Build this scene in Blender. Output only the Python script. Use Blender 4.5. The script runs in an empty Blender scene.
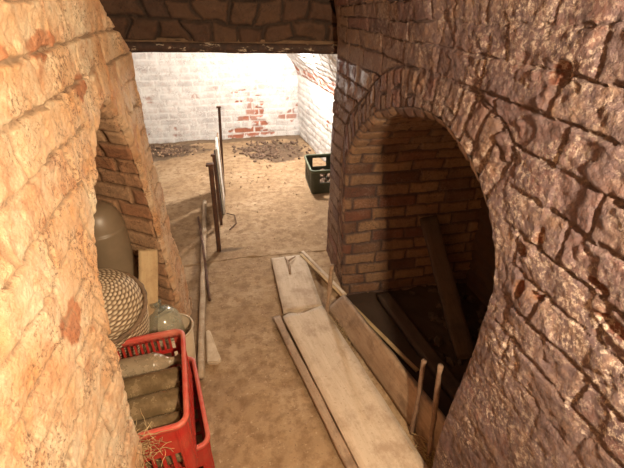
import bpy, bmesh, math, random
import numpy as np
from mathutils import Vector, Matrix, noise as mnoise

random.seed(7)
rng = np.random.default_rng(11)
scene = bpy.context.scene
COL = scene.collection
PI = math.pi

# ------------------------------------------------------------------ noise
def _hash(ix, iy, iz, seed):
    n = (ix.astype(np.int64) * 374761393 + iy.astype(np.int64) * 668265263 + iz.astype(np.int64) * 2147483647 + seed * 1274126177) & 0xffffffff
    n = ((n ^ (n >> 13)) * 1274126177) & 0xffffffff
    n = ((n ^ (n >> 16)) * 2246822519) & 0xffffffff
    return ((n ^ (n >> 15)) & 0xffffff) / float(0xffffff)

def vnoise(p, freq, seed=0):
    q = p * freq
    i = np.floor(q).astype(np.int64)
    f = q - i
    f = f * f * (3 - 2 * f)
    r = 0
    for dx in (0, 1):
        for dy in (0, 1):
            for dz in (0, 1):
                w = (f[..., 0] if dx else 1 - f[..., 0]) * (f[..., 1] if dy else 1 - f[..., 1]) * (f[..., 2] if dz else 1 - f[..., 2])
                r = r + w * _hash(i[..., 0] + dx, i[..., 1] + dy, i[..., 2] + dz, seed)
    return r

def fbm(p, freq, octv=4, seed=0):
    a, s, t = 1.0, 0, 0
    for k in range(octv):
        s = s + a * vnoise(p, freq * 2 ** k, seed + k * 17)
        t += a
        a *= .5
    return s / t

def sstep(a, b, x):
    t = np.clip((x - a) / (b - a), 0, 1)
    return t * t * (3 - 2 * t)

def p3(a, b, c=None):
    c = np.zeros_like(a) if c is None else c
    return np.stack([a, b, c], -1)

def bricks(u, v, L=.25, H=.0865, mort=.012, seed=0, warp=.010, ej=.008):
    """returns brick profile (0 in joints .. 1 on faces), random id, random id 2"""
    q = p3(u, v)
    u = u + warp * 1.6 * (fbm(q, 5, 2, seed + 5) - .5) * 2
    v = v + warp * (fbm(q, 4, 3, seed + 9) - .5) * 2
    row = np.floor(v / H)
    z0 = np.zeros_like(row)
    off = _hash(row, z0, z0, seed + 3) * .35 + .5 * (row % 2)
    uu = u / L + off
    col = np.floor(uu)
    fu = uu - col
    fv = v / H - row
    # shift each joint a little so no two bricks are the same length
    jl = (_hash(row, col, z0, seed + 21) - .5) * .22
    jr = (_hash(row, col + 1, z0, seed + 21) - .5) * .22
    e = np.minimum(np.minimum(fu - jl, 1 + jr - fu) * L, np.minimum(fv, 1 - fv) * H)
    idc = col + np.where(fu < jl, -1, 0) + np.where(fu > 1 + jr, 1, 0)
    e = np.abs(e)
    e = e + ej * (fbm(q, 45, 2, seed + 2) - .5)
    prof = sstep(mort * .25, mort, e)
    return prof, _hash(row, idc, z0, seed + 1), _hash(row, idc, z0, seed + 77)

# ------------------------------------------------------------------ mesh helpers
def link(name, me, mat=None, parent=None, smooth=True):
    o = bpy.data.objects.new(name, me)
    COL.objects.link(o)
    if mat:
        me.materials.append(mat)
    if parent:
        o.parent = parent
    if smooth and len(me.polygons):
        me.polygons.foreach_set('use_smooth', [True] * len(me.polygons))
    return o

def grid_mesh(name, P, attrs=None, flip=False, closed_u=False):
    """P: (a,b,3) array of points -> mesh of quads"""
    a, b, _ = P.shape
    idx = np.arange(a * b).reshape(a, b)
    if closed_u:
        idx = np.concatenate([idx, idx[:1]], 0)
    q = np.stack([idx[:-1, :-1], idx[1:, :-1], idx[1:, 1:], idx[:-1, 1:]], -1).reshape(-1, 4)
    if flip:
        q = q[:, ::-1]
    me = bpy.data.meshes.new(name)
    me.vertices.add(a * b)
    me.vertices.foreach_set('co', P.reshape(-1).astype(np.float32))
    me.loops.add(q.size)
    me.loops.foreach_set('vertex_index', q.reshape(-1).astype(np.int32))
    me.polygons.add(len(q))
    me.polygons.foreach_set('loop_start', (np.arange(len(q)) * 4).astype(np.int32))
    me.update(calc_edges=True)
    for k, arr in (attrs or {}).items():
        at = me.attributes.new(k, 'FLOAT', 'POINT')
        at.data.foreach_set('value', np.asarray(arr, dtype=np.float32).reshape(-1))
    me.validate()
    return me

def structure(o):
    o['kind'] = 'structure'
    return o

def tag(o, label, cat, group=None, kind=None):
    o['label'] = label
    o['category'] = cat
    if group: o['group'] = group
    if kind: o['kind'] = kind
    return o

def empty(name, loc, label, cat, rot=(0, 0, 0), group=None):
    o = bpy.data.objects.new(name, None)
    o.empty_display_size = .05
    COL.objects.link(o)
    o.location = loc
    o.rotation_euler = rot
    return tag(o, label, cat, group)

def copy_tree(o, parent=None):
    c = o.copy()
    COL.objects.link(c)
    if parent: c.parent = parent
    for ch in list(o.children):
        copy_tree(ch, c)
    return c

# ------------------------------------------------------------------ materials
def newmat(name):
    m = bpy.data.materials.new(name)
    m.use_nodes = True
    nt = m.node_tree
    b = nt.nodes['Principled BSDF']
    return m, nt, b

def N(nt, t, **kw):
    n = nt.nodes.new(t)
    for k, v in kw.items():
        setattr(n, k, v)
    return n

def lnk(nt, a, b):
    nt.links.new(a, b)

def attr(nt, name):
    return N(nt, 'ShaderNodeAttribute', attribute_name=name).outputs['Fac']

def noise(nt, scale, detail=5, rough=.6, vec=None, dist=0):
    n = N(nt, 'ShaderNodeTexNoise')
    n.inputs['Scale'].default_value = scale
    n.inputs['Detail'].default_value = detail
    n.inputs['Roughness'].default_value = rough
    n.inputs['Distortion'].default_value = dist
    if vec is None:
        vec = N(nt, 'ShaderNodeTexCoord').outputs['Object']
    lnk(nt, vec, n.inputs['Vector'])
    return n.outputs['Fac']

def ramp(nt, fac, stops):
    r = N(nt, 'ShaderNodeValToRGB')
    el = r.color_ramp.elements
    while len(el) > 1: el.remove(el[-1])
    for i, (p, c) in enumerate(stops):
        e = el[0] if i == 0 else el.new(p)
        e.position = p
        e.color = (*c, 1) if len(c) == 3 else c
    lnk(nt, fac, r.inputs['Fac'])
    return r.outputs['Color']

def gray(nt, fac, a, b, lo=0., hi=1.):
    r = N(nt, 'ShaderNodeMapRange')
    r.inputs['From Min'].default_value = a
    r.inputs['From Max'].default_value = b
    r.inputs['To Min'].default_value = lo
    r.inputs['To Max'].default_value = hi
    lnk(nt, fac, r.inputs['Value'])
    return r.outputs['Result']

def mix(nt, fac, a, b, mode='MIX'):
    m = N(nt, 'ShaderNodeMix', data_type='RGBA', blend_type=mode)
    for s, v in ((m.inputs[0], fac), (m.inputs[6], a), (m.inputs[7], b)):
        if isinstance(v, (int, float)): s.default_value = v
        elif isinstance(v, tuple): s.default_value = (*v, 1)
        else: lnk(nt, v, s)
    return m.outputs[2]

def math_(nt, op, a, b=0.):
    m = N(nt, 'ShaderNodeMath', operation=op)
    for s, v in zip(m.inputs, (a, b)):
        if isinstance(v, (int, float)): s.default_value = v
        else: lnk(nt, v, s)
    m.use_clamp = op in ('MULTIPLY', 'ADD', 'SUBTRACT') 
    return m.outputs[0]

def bump(nt, bsdf, h, strength=.5, dist=.01):
    b = N(nt, 'ShaderNodeBump')
    b.inputs['Strength'].default_value = strength
    b.inputs['Distance'].default_value = dist
    lnk(nt, h, b.inputs['Height'])
    lnk(nt, b.outputs['Normal'], bsdf.inputs['Normal'])

def masonry(name, brick_stops, wash, mortar, grime, wash_lo=.35, wash_hi=.55, bmp=.6, rough=.85, blotch=(.7, .7, .7), red=None, fleck=None, mott=.45, jw=.45):
    """brick masonry under worn limewash; reads the mesh attributes mortar / tint / wash / patch"""
    m, nt, b = newmat(name)
    tint = attr(nt, 'tint'); mo = attr(nt, 'mortar'); wa = attr(nt, 'wash'); pa = attr(nt, 'patch')
    c = ramp(nt, tint, brick_stops)
    fine = noise(nt, 60, 6, .7)
    c = mix(nt, gray(nt, fine, .3, .7, 0, .55), c, (0.10, 0.05, 0.03))
    big = noise(nt, 5, 6, .65)
    mid = noise(nt, 22, 6, .7)
    # limewash
    wcol = mix(nt, gray(nt, big, .35, .65), wash, tuple(wash[i] * blotch[i] for i in range(3)))
    wcol = mix(nt, gray(nt, mid, .45, .72, 0, mott), wcol, ramp(nt, tint, brick_stops))
    cover = math_(nt, 'MULTIPLY', gray(nt, mid, wash_lo - .1, wash_hi - .1), wa)
    pa_inv = math_(nt, 'SUBTRACT', 1., pa)
    cover = math_(nt, 'MULTIPLY', cover, pa_inv)
    c = mix(nt, cover, c, wcol)
    if red:
        c = mix(nt, math_(nt, 'MULTIPLY', pa, gray(nt, mid, .25, .5, .4, 1.)), c, red)
    # joints
    jc = mix(nt, math_(nt, 'MULTIPLY', wa, jw), mortar, wash)
    c = mix(nt, math_(nt, 'SUBTRACT', 1., mo), c, jc)
    # grime specks
    g = gray(nt, noise(nt, 110, 4, .75), .51, .62, 0, .8)
    g = math_(nt, 'MULTIPLY', g, gray(nt, noise(nt, 9, 4, .6), .44, .58))
    c = mix(nt, g, c, grime)
    if fleck:
        f = gray(nt, noise(nt, 75, 6, .8), .50, .58)
        f = math_(nt, 'MULTIPLY', f, gray(nt, noise(nt, 7, 5, .65), .45, .62, .08, 1))
        c = mix(nt, math_(nt, 'MULTIPLY', math_(nt, 'MULTIPLY', f, wa), .8), c, fleck)
    lnk(nt, c, b.inputs['Base Color'])
    b.inputs['Roughness'].default_value = rough
    grit = noise(nt, 130, 5, .75)
    h = math_(nt, 'ADD', math_(nt, 'ADD', math_(nt, 'MULTIPLY', fine, .35), math_(nt, 'MULTIPLY', mid, .25)), math_(nt, 'MULTIPLY', grit, .4))
    bump(nt, b, h, bmp, .022)
    return m

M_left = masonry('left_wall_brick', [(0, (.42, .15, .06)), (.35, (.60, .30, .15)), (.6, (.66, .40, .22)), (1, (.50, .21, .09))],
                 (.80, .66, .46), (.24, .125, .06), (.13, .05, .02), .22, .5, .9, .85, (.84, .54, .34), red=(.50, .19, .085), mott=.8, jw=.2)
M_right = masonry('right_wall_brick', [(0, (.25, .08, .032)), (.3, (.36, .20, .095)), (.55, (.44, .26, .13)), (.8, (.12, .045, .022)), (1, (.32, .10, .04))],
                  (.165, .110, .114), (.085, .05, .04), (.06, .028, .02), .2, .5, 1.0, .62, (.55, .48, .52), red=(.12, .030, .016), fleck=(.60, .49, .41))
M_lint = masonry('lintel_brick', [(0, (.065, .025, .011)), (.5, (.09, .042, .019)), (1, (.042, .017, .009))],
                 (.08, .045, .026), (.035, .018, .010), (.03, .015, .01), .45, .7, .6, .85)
M_far = masonry('far_wall_limewash', [(0, (.42, .15, .08)), (.5, (.52, .24, .14)), (1, (.36, .13, .08))],
                (.78, .77, .74), (.55, .50, .46), (.17, .10, .08), .12, .36, .5, .9, (.66, .65, .66), red=(.36, .125, .07), mott=.3, jw=.85)
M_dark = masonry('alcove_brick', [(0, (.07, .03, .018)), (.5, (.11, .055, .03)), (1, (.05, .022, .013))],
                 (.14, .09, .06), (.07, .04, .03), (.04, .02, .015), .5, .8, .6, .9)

# earth floor
M_floor, nt, b = newmat('earth_floor')
n1 = noise(nt, 2.2, 7, .62); n2 = noise(nt, 14, 7, .7); n3 = noise(nt, 70, 4, .7)
c = ramp(nt, n1, [(.3, (.26, .165, .085)), (.5, (.35, .235, .13)), (.7, (.45, .325, .20))])
c = mix(nt, gray(nt, n2, .44, .62, 0, .8), c, (.20, .115, .055))
c = mix(nt, gray(nt, n3, .60, .72, 0, .8), c, (.13, .075, .04))
c = mix(nt, gray(nt, noise(nt, 45, 3, .6), .63, .72, 0, .5), c, (.58, .45, .30))
c = mix(nt, attr(nt, 'tone'), c, (.055, .032, .02))
lnk(nt, c, b.inputs['Base Color']); b.inputs['Roughness'].default_value = .92
bump(nt, b, math_(nt, 'ADD', math_(nt, 'MULTIPLY', n2, .6), math_(nt, 'MULTIPLY', n3, .4)), .55, .015)

def wood(name, c1, c2, dark, rough=.8, stretch=9., spots=.6):
    m, nt, b = newmat(name)
    tc = N(nt, 'ShaderNodeTexCoord')
    mp = N(nt, 'ShaderNodeMapping')
    mp.inputs['Scale'].default_value = (1., stretch, stretch)
    lnk(nt, tc.outputs['Object'], mp.inputs['Vector'])
    g = noise(nt, 6, 8, .7, mp.outputs[0], .6)
    s = noise(nt, 9, 6, .7)
    c = mix(nt, gray(nt, g, .35, .65), c1, c2)
    c = mix(nt, gray(nt, s, .48, .66, 0, spots), c, dark)
    c = mix(nt, gray(nt, noise(nt, 90, 3, .6), .62, .72, 0, .6), c, dark)
    lnk(nt, c, b.inputs['Base Color']); b.inputs['Roughness'].default_value = rough
    bump(nt, b, math_(nt, 'ADD', math_(nt, 'MULTIPLY', g, .5), math_(nt, 'MULTIPLY', s, .5)), .45, .006)
    return m

M_plank = wood('dusty_pale_wood', (.60, .49, .37), (.50, .39, .28), (.28, .18, .11))
M_board = wood('grey_brown_wood', (.38, .27, .18), (.28, .18, .11), (.12, .07, .04))
M_tan = wood('tan_wood', (.55, .40, .22), (.46, .31, .16), (.30, .18, .09))
M_dkwood = wood('old_dark_wood', (.085, .052, .034), (.055, .032, .02), (.025, .015, .01))
M_pole = wood('weathered_pole', (.48, .38, .27), (.38, .27, .17), (.22, .14, .08))
M_white = wood('flaking_white_paint', (.72, .70, .66), (.60, .56, .50), (.28, .20, .14))

def simple(name, col, rough, tone=None, amt=.6, sc=20, metal=0., bm=.3):
    m, nt, b = newmat(name)
    n = noise(nt, sc, 6, .7)
    if tone:
        c = mix(nt, gray(nt, n, .42, .68, 0, amt), col, tone)
        lnk(nt, c, b.inputs['Base Color'])
    else:
        b.inputs['Base Color'].default_value = (*col, 1)
    b.inputs['Roughness'].default_value = rough
    b.inputs['Metallic'].default_value = metal
    if bm: bump(nt, b, n, bm, .004)
    return m

M_red = simple('dusty_red_plastic', (.40, .018, .015), .42, (.38, .13, .07), .4, 14, 0, .12)
M_redrim = simple('dusty_red_rim', (.50, .065, .045), .45, (.54, .24, .15), .6, 12, 0, .12)
M_green = simple('dark_green_plastic', (.042, .050, .030), .5, (.085, .085, .055), .5, 15, 0, .1)
M_greenrim = simple('pale_dusty_green_plastic', (.09, .115, .065), .55, (.18, .18, .12), .6, 15, 0, .1)
M_rust = simple('rusty_iron', (.085, .045, .03), .8, (.20, .085, .04), .7, 30, .3, .6)
M_rebar = simple('rusty_rod_iron', (.21, .135, .09), .85, (.11, .055, .03), .7, 40, .1, .8)
M_vessel = simple('dusty_grey_brown_enamel', (.20, .145, .09), .40, (.27, .20, .13), .55, 6, 0, .05)
M_bucket = simple('pale_dusty_plastic', (.55, .44, .31), .6, (.40, .29, .18), .6, 8, 0, .1)
M_stone = simple('pale_stone', (.58, .47, .34), .9, (.34, .24, .15), .6, 16, 0, .8)
M_mortar = simple('brown_mortar', (.17, .10, .055), .95, (.08, .04, .022), .7, 14, 0, .8)
M_straw = simple('dry_straw', (.50, .36, .18), .9, (.30, .19, .09), .6, 30, 0, 0)
M_rub = simple('dark_clods', (.10, .06, .04), .95, (.34, .22, .14), .6, 18, 0, .8)
M_chip = simple('broken_brick_chips', (.40, .27, .17), .95, (.24, .13, .075), .7, 12, 0, .6)

# dark bottle glass under dust
def glass(name, col, trans, rough, dust, damt):
    m, nt, b = newmat(name)
    n = noise(nt, 16, 6, .7)
    f = gray(nt, n, .42, .68, .04, damt)
    c = mix(nt, f, col, dust)
    lnk(nt, c, b.inputs['Base Color'])
    lnk(nt, gray(nt, f, 0, 1, trans, trans * .25), b.inputs['Transmission Weight'])
    lnk(nt, gray(nt, f, 0, 1, rough, .6), b.inputs['Roughness'])
    b.inputs['IOR'].default_value = 1.48
    return m
M_bottle = glass('dusty_dark_bottle_glass', (.15, .10, .05), .25, .10, (.50, .36, .20), .55)
M_clear = glass('dusty_pale_bottle_glass', (.42, .33, .22), .4, .2, (.46, .35, .22), .7)
M_demi = glass('greenish_demijohn_glass', (.66, .68, .56), .85, .06, (.52, .46, .34), .35)

# wicker
M_wick, nt, b = newmat('woven_willow')
wv = attr(nt, 'weave')
c = ramp(nt, wv, [(0, (.045, .025, .012)), (.3, (.22, .14, .075)), (.75, (.66, .53, .36))])
c = mix(nt, gray(nt, noise(nt, 25, 5, .7), .45, .7, 0, .5), c, (.30, .20, .11))
lnk(nt, c, b.inputs['Base Color']); b.inputs['Roughness'].default_value = .75
M_band = wood('dark_willow_band', (.22, .14, .08), (.15, .09, .05), (.08, .05, .03))

# beam: dark rusted, flakes of old white paint
M_beam, nt, b = newmat('rusted_beam_flaking_paint')
n1 = noise(nt, 9, 7, .7); n2 = noise(nt, 28, 6, .75)
c = mix(nt, gray(nt, n2, .4, .7), (.030, .014, .009), (.075, .032, .017))
tc = N(nt, 'ShaderNodeTexCoord'); mp = N(nt, 'ShaderNodeMapping'); mp.inputs['Scale'].default_value = (1, 3, 3)
lnk(nt, tc.outputs['Object'], mp.inputs['Vector'])
c = mix(nt, gray(nt, noise(nt, 9, 7, .75, mp.outputs[0]), .56, .60), c, (.42, .33, .24))
lnk(nt, c, b.inputs['Base Color']); b.inputs['Roughness'].default_value = .75
bump(nt, b, n2, .7, .006)

# ------------------------------------------------------------------ arched walls
def resample(pts, n):
    pts = np.array(pts, float)
    # smooth with a Catmull-Rom pass first
    P = [pts[0]]
    for i in range(len(pts) - 1):
        p0 = pts[max(i - 1, 0)]; p1 = pts[i]; p2 = pts[i + 1]; p3_ = pts[min(i + 2, len(pts) - 1)]
        for t in np.linspace(0, 1, 13)[1:]:
            P.append(.5 * ((2 * p1) + (-p0 + p2) * t + (2 * p0 - 5 * p1 + 4 * p2 - p3_) * t ** 2 + (-p0 + 3 * p1 - 3 * p2 + p3_) * t ** 3))
    P = np.array(P)
    d = np.concatenate([[0], np.cumsum(np.linalg.norm(np.diff(P, axis=0), axis=1))])
    s = np.linspace(0, d[-1], n)
    return np.stack([np.interp(s, d, P[:, 0]), np.interp(s, d, P[:, 1])], -1), s

def ray_poly(c, dirs, poly):
    poly = np.array(poly, float)
    best = np.full(len(dirs), 1e9)
    for a, b_ in zip(poly[:-1], poly[1:]):
        e = b_ - a
        den = dirs[:, 0] * e[1] - dirs[:, 1] * e[0]
        den = np.where(np.abs(den) < 1e-9, 1e-9, den)
        w = a - c
        t = (w[0] * e[1] - w[1] * e[0]) / den
        s = (w[0] * dirs[:, 1] - w[1] * dirs[:, 0]) / den
        ok = (t > 0) & (s >= -1e-4) & (s <= 1.0001)
        best = np.where(ok & (t < best), t, best)
    return c + dirs * best[:, None]

def arched_wall(name, X, side, outline, poly, centre, depth, flare, mat, n, mrows, jrows, fn):
    """wall in the plane x=X; side=+1 when the alcove opens towards +x.
    outline/poly are (y,z) polylines; fn(kind,u,v,d,...)->height & attributes"""
    O, s = resample(outline, n)
    c = np.array(centre, float)
    D = O - c
    dirs = D / np.linalg.norm(D, axis=1)[:, None]
    OUT = ray_poly(c, dirs, poly)
    T = np.gradient(O, axis=0); T /= np.linalg.norm(T, axis=1)[:, None]
    Nout = np.stack([-T[:, 1], T[:, 0]], -1)
    flip = np.sign(np.sum(Nout * dirs, axis=1)); Nout *= flip[:, None]
    # face rows
    t = np.linspace(0, 1, mrows) ** 1.15
    F = O[:, None, :] + (OUT - O)[:, None, :] * t[None, :, None]
    Y, Z = F[..., 0], F[..., 1]
    dist = np.linalg.norm(OUT - O, axis=1)[:, None] * t[None, :]
    SS = np.repeat(s[:, None], mrows, 1)
    h, at = fn('face', Y, Z, dist, SS)
    round_ = .022 * (1 - sstep(0, .03, dist)) ** 2
    xin = at.pop('lean', 0)
    PX = X - side * (h - round_ + xin)
    ragged = .008 * (fbm(p3(SS, SS * 0), 14, 3, 5) - .5) * (1 - sstep(0, .03, dist))
    face = np.stack([PX, Y + Nout[:, None, 0] * ragged, Z + Nout[:, None, 1] * ragged], -1)
    # outer return
    back = face[:, -1:, :].repeat(3, 1).copy()
    back[:, :, 0] = X + side * np.array([.03, .25, .6])[None, :]
    # jamb rows (depth towards the alcove)
    dd = np.concatenate([np.linspace(.004, .05, 8), np.linspace(.058, depth, jrows)])[::-1]
    ds = np.repeat(dd[None, :], n, 0)
    ss = np.repeat(s[:, None], len(dd), 1)
    hj, aj = fn('jamb', ds, ss, ds, O[:, 1][:, None].repeat(len(dd), 1))
    rj = .022 * (1 - sstep(0, .03, ds)) ** 2
    OB = O[:, None, :] + (O - c)[:, None, :] * np.array([1., .0]) * flare * ds[..., None]
    rg = .008 * (fbm(p3(ss, ss * 0), 14, 3, 5) - .5) * (1 - sstep(0, .03, ds))
    q = rj - hj * sstep(0, .03, ds) + rg
    jamb = np.stack([X + side * ds, OB[..., 0] + Nout[:, None, 0] * q, OB[..., 1] + Nout[:, None, 1] * q], -1)
    P = np.concatenate([jamb, face, back], 1)
    A = {k: np.concatenate([aj[k], at[k], at[k][:, -1:].repeat(3, 1)], 1) for k in at}
    me = grid_mesh(name, P, A, flip=(side > 0))
    return structure(link(name, me, mat))

def blobs(Y, Z, lst, seed):
    q = p3(Y, Z)
    r = np.zeros_like(Y)
    nz = fbm(q, 18, 4, seed) - .5
    for y, z, ry, rz in lst:
        d = np.sqrt(((Y - y) / ry) ** 2 + ((Z - z) / rz) ** 2) + nz * 1.5
        r = np.maximum(r, 1 - sstep(.75, 1.0, d))
    return r

# --- right wall --------------------------------------------------------
def f_right(kind, a, b_, d, e):
    if kind == 'face':
        Y, Z = a, b_
        tilt = sstep(1.56, 1.75, Z) * .07 * (Y - .6)
        pr, t1, t2 = bricks(Y, Z + tilt + .02, .26, .0865, .0075, 3, .011, .014)
        # voussoir ring over the far half of the arch
        v1, w1, w2 = bricks(d + .035, e, .40, .066, .014, 8, .006)
        rad = .15 + .02 * np.sin(e * 9)
        ring = (1 - sstep(rad - .01, rad + .008, d)) * sstep(1.40, 1.55, e) * (1 - sstep(3.3, 3.5, e) * .0)
        ringc = sstep(0, .012, np.abs(d - rad)) 
        pr = np.where(ring > .5, v1 * ringc, pr * np.where((d > rad) & (e > 1.5), ringc, 1)); t1 = np.where(ring > .5, w1, t1); t2 = np.where(ring > .5, w2, t2)
        q = p3(Y, Z)
        n1 = fbm(q, 5, 3, 31) - .5; n2 = fbm(q, 24, 4, 32) - .5; n3 = fbm(q, 10, 4, 33)
        near = 1 - sstep(1.2, 2.0, Y)
        # plaster smeared over the near jamb and the foot of the wall
        smear = np.maximum((1 - sstep(.07, .17, d + .1 * n1)) * (1 - sstep(1.45, 1.6, e)), (1 - sstep(.85, 1.15, Z + .25 * n1)) * near)
        patch = blobs(Y, Z, [(.665, 1.245, .020, .014), (.628, 1.30, .010, .024), (.635, 1.15, .015, .022), (.715, 1.622, .026, .022), (.47, 1.29, .024, .010), (.58, 1.17, .018, .008), (.42, 1.24, .04, .014), (.33, 1.5, .05, .03)], 41)
        chip = sstep(.56, .64, n3) * (1 - .6 * smear)
        dirn = fbm(p3(Y * 1.0 + Z * .8, (Z - Y) * .45), 16, 4, 36) - .5
        worn = sstep(.3, .52, fbm(q, 3.5, 3, 34))
        fa = .45 + .55 * near
        h = pr * (1 - .9 * smear) * .010 * (.35 + .65 * worn) + .008 * smear + (t2 - .5) * .006 * (1 - smear) * fa + n1 * .014 * fa + n2 * .005 * fa + (fbm(q, 60, 3, 37) - .5) * .006 * near - chip * .006 * fa - patch * .014 + dirn * .006 * near - .012
        lean = sstep(1.5, 2.0, Z) * .06 * sstep(.6, 1.6, Y)
        wash = .35 + .65 * (1 - sstep(1.1, 2.1, Y))  # near part takes the mauve colour, far part the brown brick colours
        wash = np.where(ring > .5, wash * .8, wash)
        mo = np.maximum(pr + (1 - worn) * .6 * (ring < .5), .8 * smear).clip(0, 1)
        return h, dict(mortar=mo, tint=t1, wash=wash, patch=patch, lean=lean)
    pr, t1, t2 = bricks(a, b_ + .03, .22, .080, .013, 13, .010)
    q = p3(a, b_)
    h = pr * .014 + (t2 - .5) * .012 + (fbm(q, 22, 4, 5) - .5) * .012
    t1 = np.clip(t1 * .75 + .25 * (fbm(q, 5, 2, 9)), 0, 1)
    return h, dict(mortar=pr, tint=t1, wash=np.full_like(a, .22), patch=np.zeros_like(a))

R_out = [(.775, -.2), (.772, .15), (.770, .42), (.735, .80), (.728, 1.06), (.765, 1.18), (.83, 1.265), (.963, 1.352), (1.13, 1.40), (1.29, 1.398), (1.447, 1.366), (1.70, 1.285), (1.92, 1.155), (2.06, 1.02), (2.14, .86), (2.15, .6), (2.13, .3), (2.11, .0), (2.11, -.2)]
R_poly = [(-.9, -.2), (-.9, 2.0), (2.43, 2.0), (2.45, 1.4), (2.52, .8), (2.60, 0), (2.60, -.2)]
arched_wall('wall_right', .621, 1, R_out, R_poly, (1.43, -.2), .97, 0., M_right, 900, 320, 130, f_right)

# --- left wall ---------------------------------------------------------
def f_left(kind, a, b_, d, e):
    if kind == 'face':
        Y, Z = a, b_
        pr, t1, t2 = bricks(Y + .07, Z + .012, .27, .0975, .0075, 23, .014, .012)
        v1, w1, w2 = bricks(d + .02, e, .40, .085, .014, 28, .008)
        ring = (1 - sstep(.13, .15, d)) * sstep(.85, .95, e)
        pr = np.where(ring > .5, v1 * .7 + .3, pr); t1 = np.where(ring > .5, w1, t1)
        q = p3(Y, Z)
        n1 = fbm(q, 4.5, 3, 51) - .5; n2 = fbm(q, 22, 4, 52) - .5; n3 = fbm(q, 10, 4, 53)
        patch = blobs(Y, Z, [(.72, 1.15, .05, .05), (1.18, 1.54, .05, .035), (1.02, 1.66, .06, .03), (.8, 1.66, .05, .02)], 61) * .8
        chip = sstep(.57, .64, n3)
        worn = sstep(.30, .55, fbm(q, 3, 3, 54))
        h = pr * .011 * (.45 + .55 * worn) + (t2 - .5) * .008 * worn + n1 * .018 + n2 * .005 - chip * .005 + (fbm(q, 60, 3, 57) - .5) * .007
        wash = 1.0 - .35 * sstep(1.2, 1.6, Y)
        lean = sstep(1.6, 2.0, Z) * .05
        mo = np.clip(pr + (1 - worn) * .30, 0, 1)
        return h, dict(mortar=mo, tint=t1, wash=wash, patch=patch, lean=lean)
    pr, t1, t2 = bricks(a, b_ + .02, .24, .085, .013, 33, .010)
    q = p3(a, b_)
    h = pr * .014 + (t2 - .5) * .012 + (fbm(q, 22, 4, 6) - .5) * .012
    return h, dict(mortar=pr, tint=t1, wash=np.full_like(a, .12), patch=np.zeros_like(a))

L_out = [(.80, 0), (.81, .22), (.818, .43), (.858, .75), (.912, 1.05), (.99, 1.17), (1.10, 1.26), (1.215, 1.375), (1.31, 1.435), (1.41, 1.445), (1.50, 1.40), (1.60, 1.28), (1.68, 1.13), (1.72, .97), (1.74, .755), (1.755, .4), (1.765, 0)]
L_poly = [(-.9, 0), (-.9, 2.0), (1.25, 2.0), (1.56, 1.735), (1.88, 1.56), (1.88, 1.15), (2.13, 0)]
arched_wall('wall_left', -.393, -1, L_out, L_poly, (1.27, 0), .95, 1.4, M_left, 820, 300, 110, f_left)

# --- flat brick planes --------------------------------------------------
def brick_plane(name, origin, du, dv, su, sv, res, mat, L, H, seed, wash, amp=.012, patchfn=None, nrm=None, warp=.01, bend=None):
    nu, nv = int(su / res) + 2, int(sv / res) + 2
    U, V = np.meshgrid(np.linspace(0, su, nu), np.linspace(0, sv, nv), indexing='ij')
    pr, t1, t2 = bricks(U, V, L, H, .013, seed, warp)
    q = p3(U, V)
    h = pr * amp + (t2 - .5) * amp * .9 + (fbm(q, 6, 3, seed + 4) - .5) * amp * 1.6 + (fbm(q, 25, 3, seed + 6) - .5) * amp * .7
    patch = patchfn(U, V) if patchfn else np.zeros_like(U)
    du, dv = np.array(du, float), np.array(dv, float)
    n = np.cross(du, dv) if nrm is None else np.array(nrm, float)
    h = h - patch * .012
    P = np.array(origin)[None, None] + U[..., None] * du + V[..., None] * dv + h[..., None] * n
    if bend is not None:
        P = P + bend(U, V)
    me = grid_mesh(name, P, dict(mortar=pr, tint=t1, wash=np.full_like(U, wash), patch=patch))
    return structure(link(name, me, mat))

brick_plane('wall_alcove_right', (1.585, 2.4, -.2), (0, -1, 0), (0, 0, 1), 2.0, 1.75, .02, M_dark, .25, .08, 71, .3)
brick_plane('wall_alcove_left', (-1.33, .2, 0), (0, 1, 0), (0, 0, 1), 2.2, 1.6, .02, M_left, .25, .085, 72, .3)

def far_patch(U, V):
    X = U - 1.75
    lst = [(.38, .40, .055, .05), (.42, .48, .04, .03), (.36, .33, .07, .035), (.17, .66, .05, .022), (.06, .64, .05, .015), (.1, .52, .06, .02), (.37, .58, .05, .02), (.28, .075, .27, .045), (.12, .13, .17, .035), (.36, .24, .09, .03), (.42, .20, .06, .03), (.2, .3, .06, .02), (.33, .15, .10, .05), (.05, .05, .12, .04)]
    r = blobs(X, V, lst, 81)
    q = p3(U, V)
    return np.maximum(r, sstep(.66, .72, fbm(q, 7, 4, 83)) * .6 * (1 - sstep(.3, .9, V)))
brick_plane('wall_far', (-1.75, 5.66, -.02), (1, 0, 0), (0, 0, 1), 3.0, 2.15, .0125, M_far, .24, .082, 84, 1.0, .0045, far_patch)

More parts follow.
